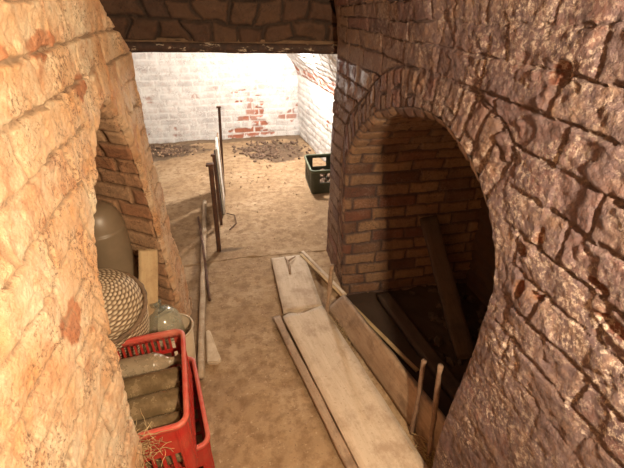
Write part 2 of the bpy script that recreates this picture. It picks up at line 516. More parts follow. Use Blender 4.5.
# far room: right side wall that turns into a low vault
prof = [(.0, .0), (.0, .78), (-.015, .86), (-.06, .97), (-.15, 1.10), (-.30, 1.30), (-.55, 1.58), (-.9, 1.80), (-1.35, 1.90)]
PR, sl = resample(prof, 190)
def vault_right():
    nv = 260
    Yv = np.linspace(2.80, 5.72, nv)
    S, YY = np.meshgrid(sl, Yv, indexing='ij')
    pr, t1, t2 = bricks(YY, S, .24, .082, .013, 91, .01)
    q = p3(YY, S)
    h = pr * .008 + (t2 - .5) * .008 + (fbm(q, 5, 3, 92) - .5) * .03
    base = .93 + (5.6 - YY) * .105
    xx = np.repeat(PR[:, 0][:, None], nv, 1); zz = np.repeat(PR[:, 1][:, None], nv, 1)
    T = np.gradient(PR, axis=0); T /= np.linalg.norm(T, axis=1)[:, None]
    nx, nz = -T[:, 1], T[:, 0]
    patch = sstep(.80, .86, S) * (1 - sstep(.98, 1.10, S + .25 * (fbm(q, 7, 3, 93) - .5))) * sstep(.40, .5, fbm(q, 14, 4, 94))
    patch = np.maximum(patch, blobs(YY, S, [(3.6, .3, .1, .05), (4.4, .5, .06, .04), (3.9, .66, .12, .03)], 95)) 
    P = np.stack([base + xx + h * nx[:, None], YY, zz + h * nz[:, None]], -1)
    me = grid_mesh('wall_far_right', P, dict(mortar=pr, tint=t1, wash=np.full_like(S, 1.), patch=patch), flip=True)
    structure(link('wall_far_right', me, M_far))
vault_right()
# far room: left half of the vault and its side wall
brick_plane('wall_far_left', (-1.72, 2.0, 0), (0, 1, 0), (0, 0, 1), 3.75, 2.0, .03, M_far, .24, .082, 96, 1.)
brick_plane('ceiling_side', (-1.75, 1.0, 1.94), (0, 1, 0), (1, 0, 0), 4.75, 1.45, .04, M_far, .24, .082, 97, 1.)

# corridor vault above the camera
def corridor_vault():
    a = np.linspace(PI, 0, 70)
    Yv = np.linspace(-.95, 2.80, 150)
    A, YY = np.meshgrid(a, Yv, indexing='ij')
    xc, rx = .117, .53
    S = (PI - A) * .5
    pr, t1, t2 = bricks(YY, S, .25, .0865, .014, 98)
    h = pr * .012
    P = np.stack([xc + (rx - h) * np.cos(A), YY, 1.93 + (.30 - h) * np.sin(A)], -1)
    me = grid_mesh('ceiling', P, dict(mortar=pr, tint=t1, wash=np.full_like(S, .6), patch=S * 0))
    structure(link('ceiling', me, M_right))
corridor_vault()

# masonry over the beam: dark brown bricks, leaning a little towards the viewer
def lint_bend(U, V):
    z = np.zeros_like(U)
    return np.stack([z, -.22 * V * 1.0 - .03 * np.sin(U * 3), -.033 * U], -1)
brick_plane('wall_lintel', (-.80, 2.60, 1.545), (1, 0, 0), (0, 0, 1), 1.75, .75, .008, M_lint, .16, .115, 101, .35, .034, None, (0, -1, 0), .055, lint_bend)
brick_plane('wall_lintel_back', (.95, 2.76, 1.49), (-1, 0, 0), (0, 0, 1), 1.75, .75, .03, M_far, .24, .082, 102, 1.)

# ------------------------------------------------------------------ floor
def floor():
    Yv = np.concatenate([np.linspace(-.9, 2.6, 420), np.linspace(2.61, 5.72, 250)])
    sv = np.linspace(0, 1, 250)
    xmin = np.full_like(Yv, -1.72)
    xmax = np.where(Yv > 2.6, 1.35, np.where((Yv > .77) & (Yv < 2.12), np.clip(.585 + (2.0 - Yv) * .19, .6, .83), .64))
    S, YY = np.meshgrid(sv, Yv, indexing='ij')
    X = xmin[None] + S * (xmax - xmin)[None]
    q = p3(X, YY)
    h = (fbm(q, 2.2, 3, 111) - .5) * .035 + (fbm(q, 12, 4, 112) - .5) * .016
    h = np.maximum(h, -.012)
    h -= .004
    n = fbm(q, 9, 4, 113) - .5
    def bl(x, y, rx, ry, k=1.4):
        d = np.sqrt(((X - x) / rx) ** 2 + ((YY - y) / ry) ** 2) + n * k
        return 1 - sstep(.7, 1.1, d)
    tone = np.maximum.reduce([bl(.5, 5.05, .42, .38) * .75, bl(-.9, 5.25, .5, .35) * .75, bl(0, 5.6, 1.4, .12) * .6,  # dark dirt around the rubble, darker band along the far wall foot
                              bl(-.14, 2.75, .12, .03, .6) * .7, bl(-.35, 2.2, .07, 1.2, .6) * .35,  # dark streak at the nearest post, darker strip along the pole
                              (1 - sstep(0.0, .06, np.abs(X - (.135 + (1.88 - YY) * .205)))) * ((YY > .6) & (YY < 1.92)) * .35])  # darker strip following the batten
    Z = h
    P = np.stack([X, YY, Z], -1)
    sk = P[-1:].copy(); sk[..., 2] = -.3
    P = np.concatenate([P, sk], 0)
    tone = np.concatenate([tone, tone[-1:]], 0)
    me = grid_mesh('floor', P, dict(tone=tone))
    structure(link('floor', me, M_floor))
    # sunken dark floor of the right alcove
    gx, gy = np.meshgrid(np.linspace(.60, 1.6, 90), np.linspace(.5, 2.4, 150), indexing='ij')
    q = p3(gx, gy)
    z = -.075 + (fbm(q, 5, 4, 121) - .5) * .05
    me = grid_mesh('floor_alcove', np.stack([gx, gy, z], -1), dict(tone=np.full_like(gx, 1.)))
    structure(link('floor_alcove', me, M_floor))
floor()

# brick ledge along the back of the left alcove
def ledge():
    bm = bmesh.new()
    x0, x1, y0, y1, z1 = -1.36, -.465, 1.40, 2.05, .27
    bmesh.ops.create_cube(bm, size=1, matrix=Matrix.Translation(((x0 + x1) / 2, (y0 + y1) / 2, z1 / 2)) @ Matrix.Diagonal((x1 - x0, y1 - y0, z1, 1)))
    bmesh.ops.bevel(bm, geom=bm.edges[:], offset=.012, segments=2, affect='EDGES')
    me = bpy.data.meshes.new('alcove_ledge'); bm.to_mesh(me); bm.free()
    for k, v in (('mortar', .8), ('tint', .5), ('wash', .2), ('patch', 0.)):
        at = me.attributes.new(k, 'FLOAT', 'POINT'); at.data.foreach_set('value', [v] * len(me.vertices))
    structure(link('trim_2', me, M_left, smooth=False))
ledge()

# ------------------------------------------------------------------ solid builders
def bar_mesh(length, w, t, seed=0, rough=.003, seg=24, bend=0., taper=1., twist=0., ends=.006, bev=.003, jag=None):
    """a board along +X (0..length), width along Y, thickness 0..t along Z; worn edges"""
    r = random.Random(seed)
    nw, ntk = 6, 2
    ring = []
    for i in range(nw + 1): ring.append((-.5 + i / nw, 0))
    for i in range(1, ntk + 1): ring.append((.5, i / ntk))
    for i in range(1, nw + 1): ring.append((.5 - i / nw, 1))
    for i in range(1, ntk): ring.append((-.5, 1 - i / ntk))
    ring = np.array(ring)
    nr = len(ring)
    P = np.zeros((nr, seg + 1, 3))
    for k in range(seg + 1):
        f = k / seg
        ww = w * (1 + (taper - 1) * f)
        for i, (a, c) in enumerate(ring):
            y = a * (ww - (2 * bev if c in (0, 1) and abs(a) < .5 else 0)); z = c * t
            nx = mnoise.noise(Vector((f * length * 9, a * 5, c * 2 + seed * 3.1)))
            ny = mnoise.noise(Vector((f * length * 6, a * 1, 7 + seed * 3.1)))
            x = f * length
            if k in (0, seg):
                e = mnoise.noise(Vector((a * 9, seed * 2.7, k))) * ends
                if jag and k == (seg if jag > 0 else 0): e = mnoise.noise(Vector((a * 7, seed * 2.7, 3))) * abs(jag) + .3 * abs(jag) * mnoise.noise(Vector((a * 31, seed, 5)))
                x += e
            y += ny * rough * 1.5
            z += nx * rough * .6 + bend * math.sin(f * PI)
            tw = twist * f
            y, z = y * math.cos(tw) - (z - t / 2) * math.sin(tw), t / 2 + y * math.sin(tw) + (z - t / 2) * math.cos(tw)
            P[i, k] = (x, y, z)
    me = grid_mesh('m', P, closed_u=True)
    bm = bmesh.new(); bm.from_mesh(me)
    bm.verts.ensure_lookup_table()
    bm.faces.new([bm.verts[i * (seg + 1)] for i in range(nr)])
    bm.faces.new([bm.verts[i * (seg + 1) + seg] for i in reversed(range(nr))])
    bmesh.ops.recalc_face_normals(bm, faces=bm.faces)
    bm.to_mesh(me); bm.free()
    return me

def orient(p0, p1, up=(0, 0, 1)):
    p0, p1, up = Vector(p0), Vector(p1), Vector(up)
    x = (p1 - p0).normalized()
    y = up.cross(x).normalized()
    z = x.cross(y)
    m = Matrix((x, y, z)).transposed().to_4x4()
    m.translation = p0
    return m

def board(name, label, cat, p0, p1, w, t, mat, up=(0, 0, 1), group=None, parent=None, **kw):
    L = (Vector(p1) - Vector(p0)).length
    o = link(name, bar_mesh(L, w, t, **kw), mat, smooth=False)
    o.matrix_world = orient(p0, p1, up)
    if label: tag(o, label, cat, group)
    return o

def tube_mesh(pts, radii, nseg=10, rough=0., seed=0, closed=False, flat=1.):
    pts = [Vector(p) for p in pts]
    n = len(pts)
    P = np.zeros((nseg, n + (1 if closed else 0), 3))
    prev = None
    for k in range(n):
        a = pts[(k - 1) % n] if (closed or k > 0) else pts[k]
        c = pts[(k + 1) % n] if (closed or k < n - 1) else pts[k]
        t = (c - a).normalized()
        if prev is None:
            u = Vector((0, 0, 1)) if abs(t.z) < .9 else Vector((1, 0, 0))
        else:
            u = prev
        u = (u - t * u.dot(t)).normalized(); prev = u
        v = t.cross(u)
        r = radii[k] if hasattr(radii, '__len__') else radii
        for i in range(nseg):
            an = 2 * PI * i / nseg
            rr = r * (1 + rough * mnoise.noise(Vector((pts[k].x * 30 + math.cos(an), pts[k].y * 30 + math.sin(an), pts[k].z * 30 + seed))))
            p = pts[k] + (u * math.cos(an) * flat + v * math.sin(an)) * rr
            P[i, k] = p
    if closed: P[:, n] = P[:, 0]
    me = grid_mesh('m', P, closed_u=True)
    bm = bmesh.new(); bm.from_mesh(me); bm.verts.ensure_lookup_table()
    if not closed:
        m = n
        bm.faces.new([bm.verts[i * m] for i in range(nseg)])
        bm.faces.new([bm.verts[i * m + m - 1] for i in reversed(range(nseg))])
    else:
        bmesh.ops.remove_doubles(bm, verts=bm.verts, dist=1e-5)
    bmesh.ops.recalc_face_normals(bm, faces=bm.faces)
    bm.to_mesh(me); bm.free()
    return me

def lathe_mesh(profile, n=64, fn=None, attrs=False):
    """profile: list of (r,z)"""
    prof = np.array(profile, float)
    P = np.zeros((n, len(prof), 3))
    A = np.linspace(0, 2 * PI, n, endpoint=False)
    w = np.zeros((n, len(prof)))
    for i, an in enumerate(A):
        r = prof[:, 0].copy()
        if fn:
            dr, ww = fn(an, np.arange(len(prof)), prof)
            r = r + dr; w[i] = ww
        P[i, :, 0] = r * math.cos(an); P[i, :, 1] = r * math.sin(an); P[i, :, 2] = prof[:, 1]
    return grid_mesh('m', P, dict(weave=w) if attrs else None, closed_u=True)

def smooth_prof(pts, n):
    O, s = resample(pts, n)
    return O

def lump_mesh(bm, loc, r, seed, sq=(1, 1, 1), sub=2):
    v = bmesh.ops.create_icosphere(bm, subdivisions=sub, radius=1)['verts']
    R = Matrix.Rotation(seed * 1.7, 3, 'Z') @ Matrix.Rotation(seed * .9, 3, 'X')
    for x in v:
        p = x.co.copy()
        k = 1 + .45 * mnoise.noise(p * 1.6 + Vector((seed * 3.3, 0, 0)))
        p = Vector((p.x * sq[0], p.y * sq[1], p.z * sq[2])) * (r * k)
        x.co = R @ p + Vector(loc)

# ------------------------------------------------------------------ beam over the passage
def beam():
    me = bar_mesh(1.72, .16, .052, seed=3, rough=.006, seg=90, ends=.0, bev=.008)
    o = link('trim_1', me, M_beam, smooth=False)
    o.matrix_world = orient((-.80, 2.648, 1.483), (.92, 2.648, 1.428))
    structure(o)
    o = link('trim_3', bar_mesh(1.72, .07, .022, seed=13, rough=.012, seg=90, ends=.0, bev=.006), M_mortar, smooth=False)
    o.matrix_world = orient((-.80, 2.612, 1.532), (.92, 2.612, 1.477))
    structure(o)
beam()

# ------------------------------------------------------------------ planks and boards on the right
z0 = .006
bd = board('floor_plank', 'long dusty pale plank lying flat beside the right alcove, split at its far end', 'plank',
           (.535, .76, .022), (.312, 1.87, .022), .265, .030, M_plank, seed=5, seg=40, jag=.03, rough=.0015)
board('floor_plank', 'short broken plank piece beyond the long plank, its far end towards the doorway', 'plank',
      (.316, 1.90, .022), (.306, 2.50, .018), .25, .028, M_plank, seed=9, seg=24, jag=-.03, rough=.0015)
board('wooden_batten', 'narrow dark-edged wooden batten lying along the left side of the long pale plank', 'batten',
      (.378, .74, .012), (.145, 1.87, .012), .04, .026, M_board, seed=11, seg=40, rough=.004)

def twisted_board():
    nb, far = 40, 10
    a0, a1 = Vector((.735, .775, 0)), Vector((.475, 1.92, .0))
    t0, t1 = Vector((.745, .775, .25)), Vector((.575, 1.90, .115))
    P = np.zeros((22, nb + 1, 3))
    for k in range(nb + 1):
        f = k / nb
        b0 = a0.lerp(a1, f); b1 = t0.lerp(t1, f)
        upv = (b1 - b0); nrm = (a1 - a0).cross(upv).normalized()
        if nrm.x < 0: nrm = -nrm
        pts = [b0.lerp(b1, i / 8) for i in range(9)]
        ring = pts + [b1 + nrm * .013, b1 + nrm * .026] + [b0.lerp(b1, 1 - i / 8) + nrm * .028 for i in range(1, 9)] + [b0 + nrm * .02, b0 + nrm * .01, b0 + nrm * .004]
        for i, p in enumerate(ring):
            nn = mnoise.noise(Vector((f * 9, i * .5, 2))) * .005
            P[i, k] = p + Vector((nn, nn * .3, nn * .5 if 7 < i < 12 else 0))
    me = grid_mesh('m', P, closed_u=True)
    bm = bmesh.new(); bm.from_mesh(me); bm.verts.ensure_lookup_table()
    bm.faces.new([bm.verts[i * (nb + 1)] for i in range(22)]); bm.faces.new([bm.verts[i * (nb + 1) + nb] for i in reversed(range(22))])
    bmesh.ops.recalc_face_normals(bm, faces=bm.faces); 
    mw = orient(a0, a1)
    bmesh.ops.transform(bm, matrix=mw.inverted(), verts=bm.verts)
    bm.to_mesh(me); bm.free()
    o = link('edging_board', me, M_board, smooth=False); o.matrix_world = mw
    tag(o, 'grey-brown board set on edge along the floor in front of the right alcove', 'board')
twisted_board()

board('wooden_lath', 'longer thin wooden lath reaching from the broken plank piece into the right alcove', 'lath',
      (.405, 2.50, .045), (.86, 1.36, -.035), .022, .012, M_tan, seed=21, rough=.002)
board('wooden_lath', 'shorter thin wooden lath lying beside the longer lath near the doorway pillar', 'lath',
      (.425, 2.54, .040), (.62, 2.00, .020), .024, .012, M_plank, seed=22, rough=.002)

def stick(name, label, cat, pts, r, mat, seed=0, group=None, rough=.25, nseg=10):
    P = [Vector(p) for p in pts]
    out, rr = [], []
    n = 14
    for i in range(len(P) - 1):
        for k in range(n):
            out.append(P[i].lerp(P[i + 1], k / n))
    out.append(P[-1])
    for i, p in enumerate(out):
        out[i] = p + Vector((mnoise.noise(p * 8 + Vector((seed, 0, 0))), mnoise.noise(p * 8 + Vector((0, seed, 0))), 0)) * r * .3
        rr.append(r)
    base = P[0]
    out = [p - base for p in out]
    o = link(name, tube_mesh(out, rr, nseg, rough, seed), mat)
    o.location = base
    tag(o, label, cat, group)
    return o

stick('wooden_stake', 'short upright wooden stake at the far end of the board on edge', 'stake', [(.462, 1.862, 0), (.492, 1.875, .375)], .013, M_board, 3)
stick('iron_rod', 'left one of the two rusty rods standing by the board on edge', 'rod', [(.668, 1.003, 0), (.672, 1.025, .463)], .0105, M_rebar, 5, None, .5)
stick('iron_rod', 'right one of the two standing rusty rods, next to the right wall', 'rod', [(.692, .876, 0), (.648, .885, .600)], .0105, M_rebar, 8, None, .5)

board('leaning_plank', 'dark plank leaning against the brick far side inside the right alcove', 'plank', (1.19, 1.42, -.07), (1.18, 2.095, .50), .11, .03, M_dkwood, up=(-.3, -1, 1), seed=31)
board('lying_beam', 'dark wooden beam lying on the sunken floor inside the right alcove', 'beam', (1.03, 1.05, -.07), (.895, 2.02, -.06), .085, .05, M_dkwood, seed=33)
# forked twig on the broken plank piece
def twig():
    root = empty('forked_twig', (.289, 2.27, .052), 'small forked twig lying on the broken plank piece near the doorway', 'twig')
    link('stem', tube_mesh([(0, 0, 0), (.006, .07, .003), (.004, .14, .006), (-.006, .21, .002)], [.008, .010, .009, .006], 8, .3, 2), M_board, root)
    link('side_branch', tube_mesh([(.004, .14, .006), (.03, .16, .014), (.07, .20, .006)], [.008, .007, .004], 8, .3, 4), M_board, root)
twig()

# ------------------------------------------------------------------ posts and panels in the middle of the far room
def post(label, x, y, h, w, lean=(0, 0)):
    root = empty('iron_post', (x, y, 0), label, 'post')
    me = bar_mesh(h, w, w * .7, seed=int(y * 10), rough=.002, seg=20)
    o = link('shaft', me, M_rust, root, smooth=False)
    o.matrix_local = orient((0, 0, 0), (lean[0], lean[1], h), (1, 0, 0))
    c = link('cap_plate', bar_mesh(w * 1.1, w * 1.05, .012, seed=2, rough=.001, seg=4), M_rust, root, smooth=False)
    c.matrix_local = Matrix.Translation((lean[0] - w * .3, lean[1], h - .004))
    return root
post('nearest and thickest rusty iron post of the row in the doorway', -.226, 2.765, .715, .046, (.025, 0))
post('tallest thin dark post of the row, at its far end', -.178, 3.95, .83, .036, (.05, .02))
post('short dark post between the nearest rusty post and the white-edged panel', -.20, 3.18, .62, .030, (.006, .05))
board('partition_panel', 'thin white-painted panel standing on edge between the dark posts', 'panel', (-.172, 3.36, .0), (-.172, 3.70, .0), .62, .018, M_white, up=(1, 0, 0), seed=41) 
bpy.data.objects['partition_panel'].location.z = .315
board('partition_panel', 'dark weathered panel standing on edge in front of the white-painted panel', 'panel', (-.196, 3.28, .27), (-.196, 3.62, .27), .53, .018, M_dkwood, up=(1, 0, 0), seed=43)
board('partition_panel', 'grey panel standing on edge behind the white-painted panel, beside the tallest post', 'panel', (-.165, 3.76, .30), (-.165, 3.92, .30), .60, .016, M_board, up=(1, 0, 0), seed=44)
stick('bent_wire', 'thin bent wire lying on the floor at the foot of the dark posts', 'wire', [(-.12, 3.05, .012), (-.06, 3.15, .014), (-.07, 3.30, .016), (-.14, 3.36, .012)], .004, M_rust, 4)

# ------------------------------------------------------------------ left side: pole, rod, wedge
stick('wooden_pole', 'long pale weathered pole lying on the floor along the left wall', 'pole', [(-.302, 1.50, .022), (-.318, 2.3, .022), (-.345, 3.62, .026)], .019, M_pole, 9, None, .2, 12)
stick('iron_rod', 'thin dark rod lying across the pale pole on the floor by the left wall', 'rod', [(-.270, 2.14, .010), (-.33, 2.78, .056), (-.385, 3.26, .050)], .009, M_rust, 12)
def wedge():
    bm = bmesh.new()
    pts = [(-.022, .15), (.004, .15), (.070, -.09), (.056, -.115), (-.008, -.105)]
    vs = [bm.verts.new((x, y, 0)) for x, y in pts]
    f = bm.faces.new(vs)
    e = bmesh.ops.extrude_face_region(bm, geom=[f])
    for v in [g for g in e['geom'] if isinstance(g, bmesh.types.BMVert)]: v.co.z += .026; v.co.x *= .92
    bmesh.ops.recalc_face_normals(bm, faces=bm.faces)
    bmesh.ops.bevel(bm, geom=bm.edges[:], offset=.006, segments=2, affect='EDGES')
    bmesh.ops.subdivide_edges(bm, edges=bm.edges[:], cuts=2, use_grid_fill=True)
    for v in bm.verts: v.co += Vector((1, 1, 1)) * mnoise.noise(v.co * 30) * .003
    me = bpy.data.meshes.new('m'); bm.to_mesh(me); bm.free()
    o = link('stone_slab', me, M_stone, smooth=False); o.location = (-.262, 1.70, .0)
    tag(o, 'pale wedge-shaped stone slab on the floor beside the end of the pale pole', 'stone')
wedge()

# upright tan plank in the left alcove
board('upright_plank', 'tan plank standing upright in the left alcove between wicker demijohn and glass demijohn', 'plank',
      (-.510, 1.565, .275), (-.452, 1.690, .725), .082, .024, M_tan, up=(.2, -1, .2), seed=51)

# ------------------------------------------------------------------ wicker demijohn
def wicker():
    root = empty('wicker_demijohn', (-.635, 1.515, .315), 'large demijohn in a woven wicker cover on the ledge of the left alcove', 'demijohn', (math.radians(20), math.radians(4), 0))
    H = .40
    low = smooth_prof([(.112, 0), (.135, .06), (.158, .18), (.170, .30), (.172, .355)], 120)
    up = smooth_prof([(.164, .352), (.160, .385), (.146, .420), (.118, .455), (.080, .483), (.045, .50), (.034, .51)], 110)
    def weave(rows, stakes, amp):
        def fn(an, k, prof):
            s = k / len(prof) * rows
            row = np.floor(s); f = s - row
            ph = an * stakes / 2 + PI * (row % 2)
            ov = np.sin(ph)
            strand = np.sin(PI * f)
            dr = amp * (strand * (.4 + .6 * ov) + .2 * np.abs(np.cos(an * stakes / 2)))
            w = np.clip(strand * (.35 + .65 * (ov * .5 + .5)), 0, 1)
            return dr, w
        return fn
    link('wicker_base', lathe_mesh(low, 240, weave(24, 52, .0045), True), M_wick, root)
    link('wicker_shoulder', lathe_mesh(up, 240, weave(15, 56, .0045), True), M_wick, root)
    for z, r, rr in ((.358, .176, .010), (.012, .118, .009)):
        pts = [(r * math.cos(a), r * math.sin(a), z + .002 * math.sin(a * 20)) for a in np.linspace(0, 2 * PI, 120, endpoint=False)]
        link('rim_band', tube_mesh(pts, [rr * (1 + .18 * math.sin(i * 1.3)) for i in range(120)], 8, .3, 3, True), M_band, root)
    nk = lathe_mesh([(.0, .48), (.032, .485), (.031, .54), (.026, .57), (.034, .575), (.034, .592), (.022, .592), (.02, .54)], 32)
    link('glass_neck', nk, M_demi, root, True)
wicker()

# tall vessel behind
def vessel():
    pr = smooth_prof([(.0, 0), (.100, .004), (.108, .03), (.112, .50), (.110, .55), (.100, .605), (.078, .645), (.045, .664), (.0, .670)], 90)
    o = link('tall_vessel', lathe_mesh(pr, 72), M_vessel)
    o.location = (-.660, 1.775, .27)
    tag(o, 'tall dusty grey-brown vessel with rounded top behind the wicker demijohn', 'vessel')
vessel()

# glass demijohn in a pale bucket
def demijohn():
    root = empty('pale_bucket', (-.402, 1.585, 0), 'pale dusty bucket holding the glass demijohn, behind the red crates', 'bucket')
    link('bucket_body', lathe_mesh([(0, .004), (.072, .0), (.076, .01), (.100, .315), (.097, .315), (.073, .012), (0, .012)], 64), M_bucket, root)
    link('rim', tube_mesh([(.100 * math.cos(a), .100 * math.sin(a), .315) for a in np.linspace(0, 2 * PI, 64, endpoint=False)], .0055, 8, 0, 0, True), M_bucket, root)
    r2 = empty('glass_demijohn', (-.402, 1.585, .014), 'greenish glass demijohn with short neck standing in the pale bucket', 'demijohn', (math.radians(-3), math.radians(-7), 0))
    pr = smooth_prof([(0, .003), (.060, .002), (.069, .02), (.080, .20), (.090, .29), (.091, .325), (.082, .365), (.058, .400), (.030, .418), (.020, .428), (.019, .445)], 70)
    link('glass_body', lathe_mesh(pr, 64), M_demi, r2)
    link('neck_ring', lathe_mesh([(.019, .442), (.027, .445), (.028, .460), (.024, .466), (.014, .466), (.013, .44)], 32), M_demi, r2)
demijohn()

# ------------------------------------------------------------------ crates
def rbox_ring(w, l, r, n=6):
    pts = []
    for cx, cy, a0 in ((w / 2 - r, l / 2 - r, 0), (-w / 2 + r, l / 2 - r, PI / 2), (-w / 2 + r, -l / 2 + r, PI), (w / 2 - r, -l / 2 + r, 1.5 * PI)):
        for k in range(n + 1):
            a = a0 + PI / 2 * k / n
            pts.append((cx + r * math.cos(a), cy + r * math.sin(a)))
    return pts

def add_box(bm, x0, x1, y0, y1, z0_, z1, bev=0.):
    r = bmesh.ops.create_cube(bm, size=1, matrix=Matrix.Translation(((x0 + x1) / 2, (y0 + y1) / 2, (z0_ + z1) / 2)) @ Matrix.Diagonal((x1 - x0, y1 - y0, z1 - z0_, 1)))
    return r['verts']

def bm_obj(name, bm, mat, parent, smooth=False, bev=0.):
    if bev:
        bmesh.ops.bevel(bm, geom=bm.edges[:], offset=bev, segments=1, affect='EDGES')
    me = bpy.data.meshes.new(name); bm.to_mesh(me); bm.free()
    return link(name, me, mat, parent, smooth)

def crate(name, label, loc, rz, w, l, h, body, rim, slatted_long=False, rimh=.022, solid=.5, handle=False):
    """open plastic bottle crate; x = width, y = length; base at z=0"""
    root = empty(name, loc, label, 'crate', (0, 0, rz))
    tk = .006
    # floor grid
    bm = bmesh.new()
    nx = 9
    for i in range(nx):
        x = -w / 2 + .02 + (w - .04) * i / (nx - 1)
        add_box(bm, x - .007, x + .007, -l / 2 + .012, l / 2 - .012, 0, .008)
    for i in range(7):
        y = -l / 2 + .02 + (l - .04) * i / 6
        add_box(bm, -w / 2 + .012, w / 2 - .012, y - .006, y + .006, .0005, .007)
    bm_obj('bottom_grid', bm, body, root)
    # rim: rounded rectangular band with an outward lip
    ring = rbox_ring(w, l, .035)
    prof = [(0, -rimh - .012), (.001, -rimh), (.012, -rimh + .004), (.013, -.004), (.009, 0), (-.002, 0), (-.006, -.004), (-.006, -rimh - .012)]
    P = np.zeros((len(prof), len(ring) + 1, 3))
    for k in range(len(ring) + 1):
        x, y = ring[k % len(ring)]
        x2, y2 = rbox_ring(w + .02, l + .02, .045)[k % len(ring)]
        ox, oy = (x2 - x) / .01, (y2 - y) / .01
        ln = math.hypot(ox, oy); ox /= ln; oy /= ln
        for i, (o_, z) in enumerate(prof):
            P[i, k] = (x + ox * o_, y + oy * o_, h + z)
    me = grid_mesh('m', P, closed_u=True)
    bm = bmesh.new(); bm.from_mesh(me); bmesh.ops.remove_doubles(bm, verts=bm.verts, dist=1e-6); bmesh.ops.recalc_face_normals(bm, faces=bm.faces); bm.to_mesh(me); bm.free()
    link('rim', me, rim, root)
    # corner posts
    for sx, sy, a0 in ((1, 1, 0), (-1, 1, PI / 2), (-1, -1, PI), (1, -1, 1.5 * PI)):
        bm = bmesh.new()
        cx, cy = sx * (w / 2 - .035), sy * (l / 2 - .035)
        rings = []
        for rr in (.035, .029):
            for z in (0, h - rimh):
                rings.append([bm.verts.new((cx + rr * math.cos(a0 + PI / 2 * k / 7), cy + rr * math.sin(a0 + PI / 2 * k / 7), z)) for k in range(8)])
        o0, o1, i0, i1 = rings
        for k in range(7):
            bm.faces.new((o0[k], o0[k + 1], o1[k + 1], o1[k])); bm.faces.new((i0[k + 1], i0[k], i1[k], i1[k + 1]))
        bm.faces.new((o0[0], o1[0], i1[0], i0[0])); bm.faces.new((o0[7], i0[7], i1[7], o1[7]))
        bmesh.ops.recalc_face_normals(bm, faces=bm.faces)
        bm_obj('corner_post', bm, body, root)
    # sides
    def side(axis, s, slat):
        bm = bmesh.new()
        half = (l if axis == 'y' else w) / 2 - .033
        pos = s * ((w if axis == 'y' else l) / 2 - tk / 2)
        def bx(a0, a1, z0_, z1, t=tk):
            if axis == 'y': add_box(bm, pos - t / 2, pos + t / 2, a0, a1, z0_, z1)
            else: add_box(bm, a0, a1, pos - t / 2, pos + t / 2, z0_, z1)
        bx(-half, half, 0, .035)
        top = h - rimh
        if slat == 'slats':
            zt = top - .075
            bx(-half, half, zt - .016, zt)
            n = int(2 * half / .021)
            for i in range(n + 1):
                a = -half + 2 * half * i / n
                bx(a - .0045, a + .0045, zt, top)
                if i % 2 == 0: bx(a - .006, a + .006, .03, zt - .01)
            bx(-half, half, .10, .115)
        elif slat == 'solid':
            z1 = top * (1 - solid)
            bx(-half, half, z1, top)
            n = int(2 * half / .03)
            for i in range(n + 1):
                a = -half + 2 * half * i / n
                bx(a - .006, a + .006, .03, z1 + .005)
                if i % 3 == 0: bx(a - .004, a + .004, .03, top, tk + .006)
        else:
            # end with a hand hole
            z1 = top * .5
            bx(-half, half, .035, z1)
            bx(-half, -.075, z1, top); bx(.075, half, z1, top)
            bx(-.076, .076, top - .018, top)
        bm_obj('side_panel', bm, body, root)
    ends = 'hole' if handle else 'slats'
    side('x', 1, ends); side('x', -1, 'solid' if not handle else ends)
    side('y', 1, 'solid'); side('y', -1, 'solid')
    return root

lower = crate('plastic_crate', 'lower red plastic crate standing on the floor under the crate of bottles', (-.458, 1.165, .0), math.radians(11), .40, .46, .262, M_red, M_redrim)
upper = crate('plastic_crate', 'upper red plastic crate full of dusty bottles, stacked on the other red crate', (-.452, 1.070, .264), math.radians(6), .36, .44, .290, M_red, M_redrim)

# bottles lying in the upper crate
def bottle(root_name, label, mat, loc, rz, tilt, scale=1., flip=False, group=None):
    root = empty(root_name, loc, label, 'bottle', (0, math.radians(tilt), rz), group)
    R, L = .041 * scale, .30
    pr = [(0, .012), (.020, .006), (.034, .0), (.040, .006), (.041, .016), (.041, .185), (.039, .205), (.030, .228), (.018, .248), (.0145, .262), (.0140, .288)]
    pr = [(r * scale, z - .15) for r, z in pr]
    pr = smooth_prof(pr, 60)
    lip = [(.0135, .284), (.0175, .286), (.0175, .298), (.015, .302), (.011, .302), (.010, .285)]
    lip = [(r * scale, z - .15) for r, z in lip]
    m = Matrix.Rotation(PI / 2 * (1 if flip else -1), 4, 'Y')
    a = link('glass_body', lathe_mesh(pr, 40), mat, root); a.matrix_local = m
    c = link('lip', lathe_mesh(lip, 28), mat, root); c.matrix_local = m
    return root
ca, sa = math.cos(math.radians(6)), math.sin(math.radians(6))
def in_crate(u, v, z):
    return (-.452 + u * ca - v * sa, 1.070 + u * sa + v * ca, .264 + z)
rz = math.radians(6)
grp = 'bottles lying in the upper red crate'
rows = [(.155, 'dusty pale glass bottle lying at the far end of the upper red crate', M_clear, False),
        (.052, 'dusty brown bottle lying second from the far end of the upper red crate', M_bottle, True),
        (-.051, 'dusty dark bottle lying second from the near end of the upper red crate', M_bottle, True),
        (-.154, 'dusty brown bottle lying nearest the straw in the upper red crate', M_bottle, True)]
for v, lab, mt, fl in rows:
    bottle('glass_bottle', lab, mt, in_crate(.010, v, .188), rz + random.uniform(-.02, .02), 0, 1.20, not fl, grp)
for v in (.155, .052, -.051, -.154):
    bottle('glass_bottle', 'dusty bottle in the bottom layer of the upper red crate, under the visible ones', M_bottle, in_crate(.0, v, .066), rz, 0, 1.18, False, 'bottles in the bottom layer of the upper red crate')

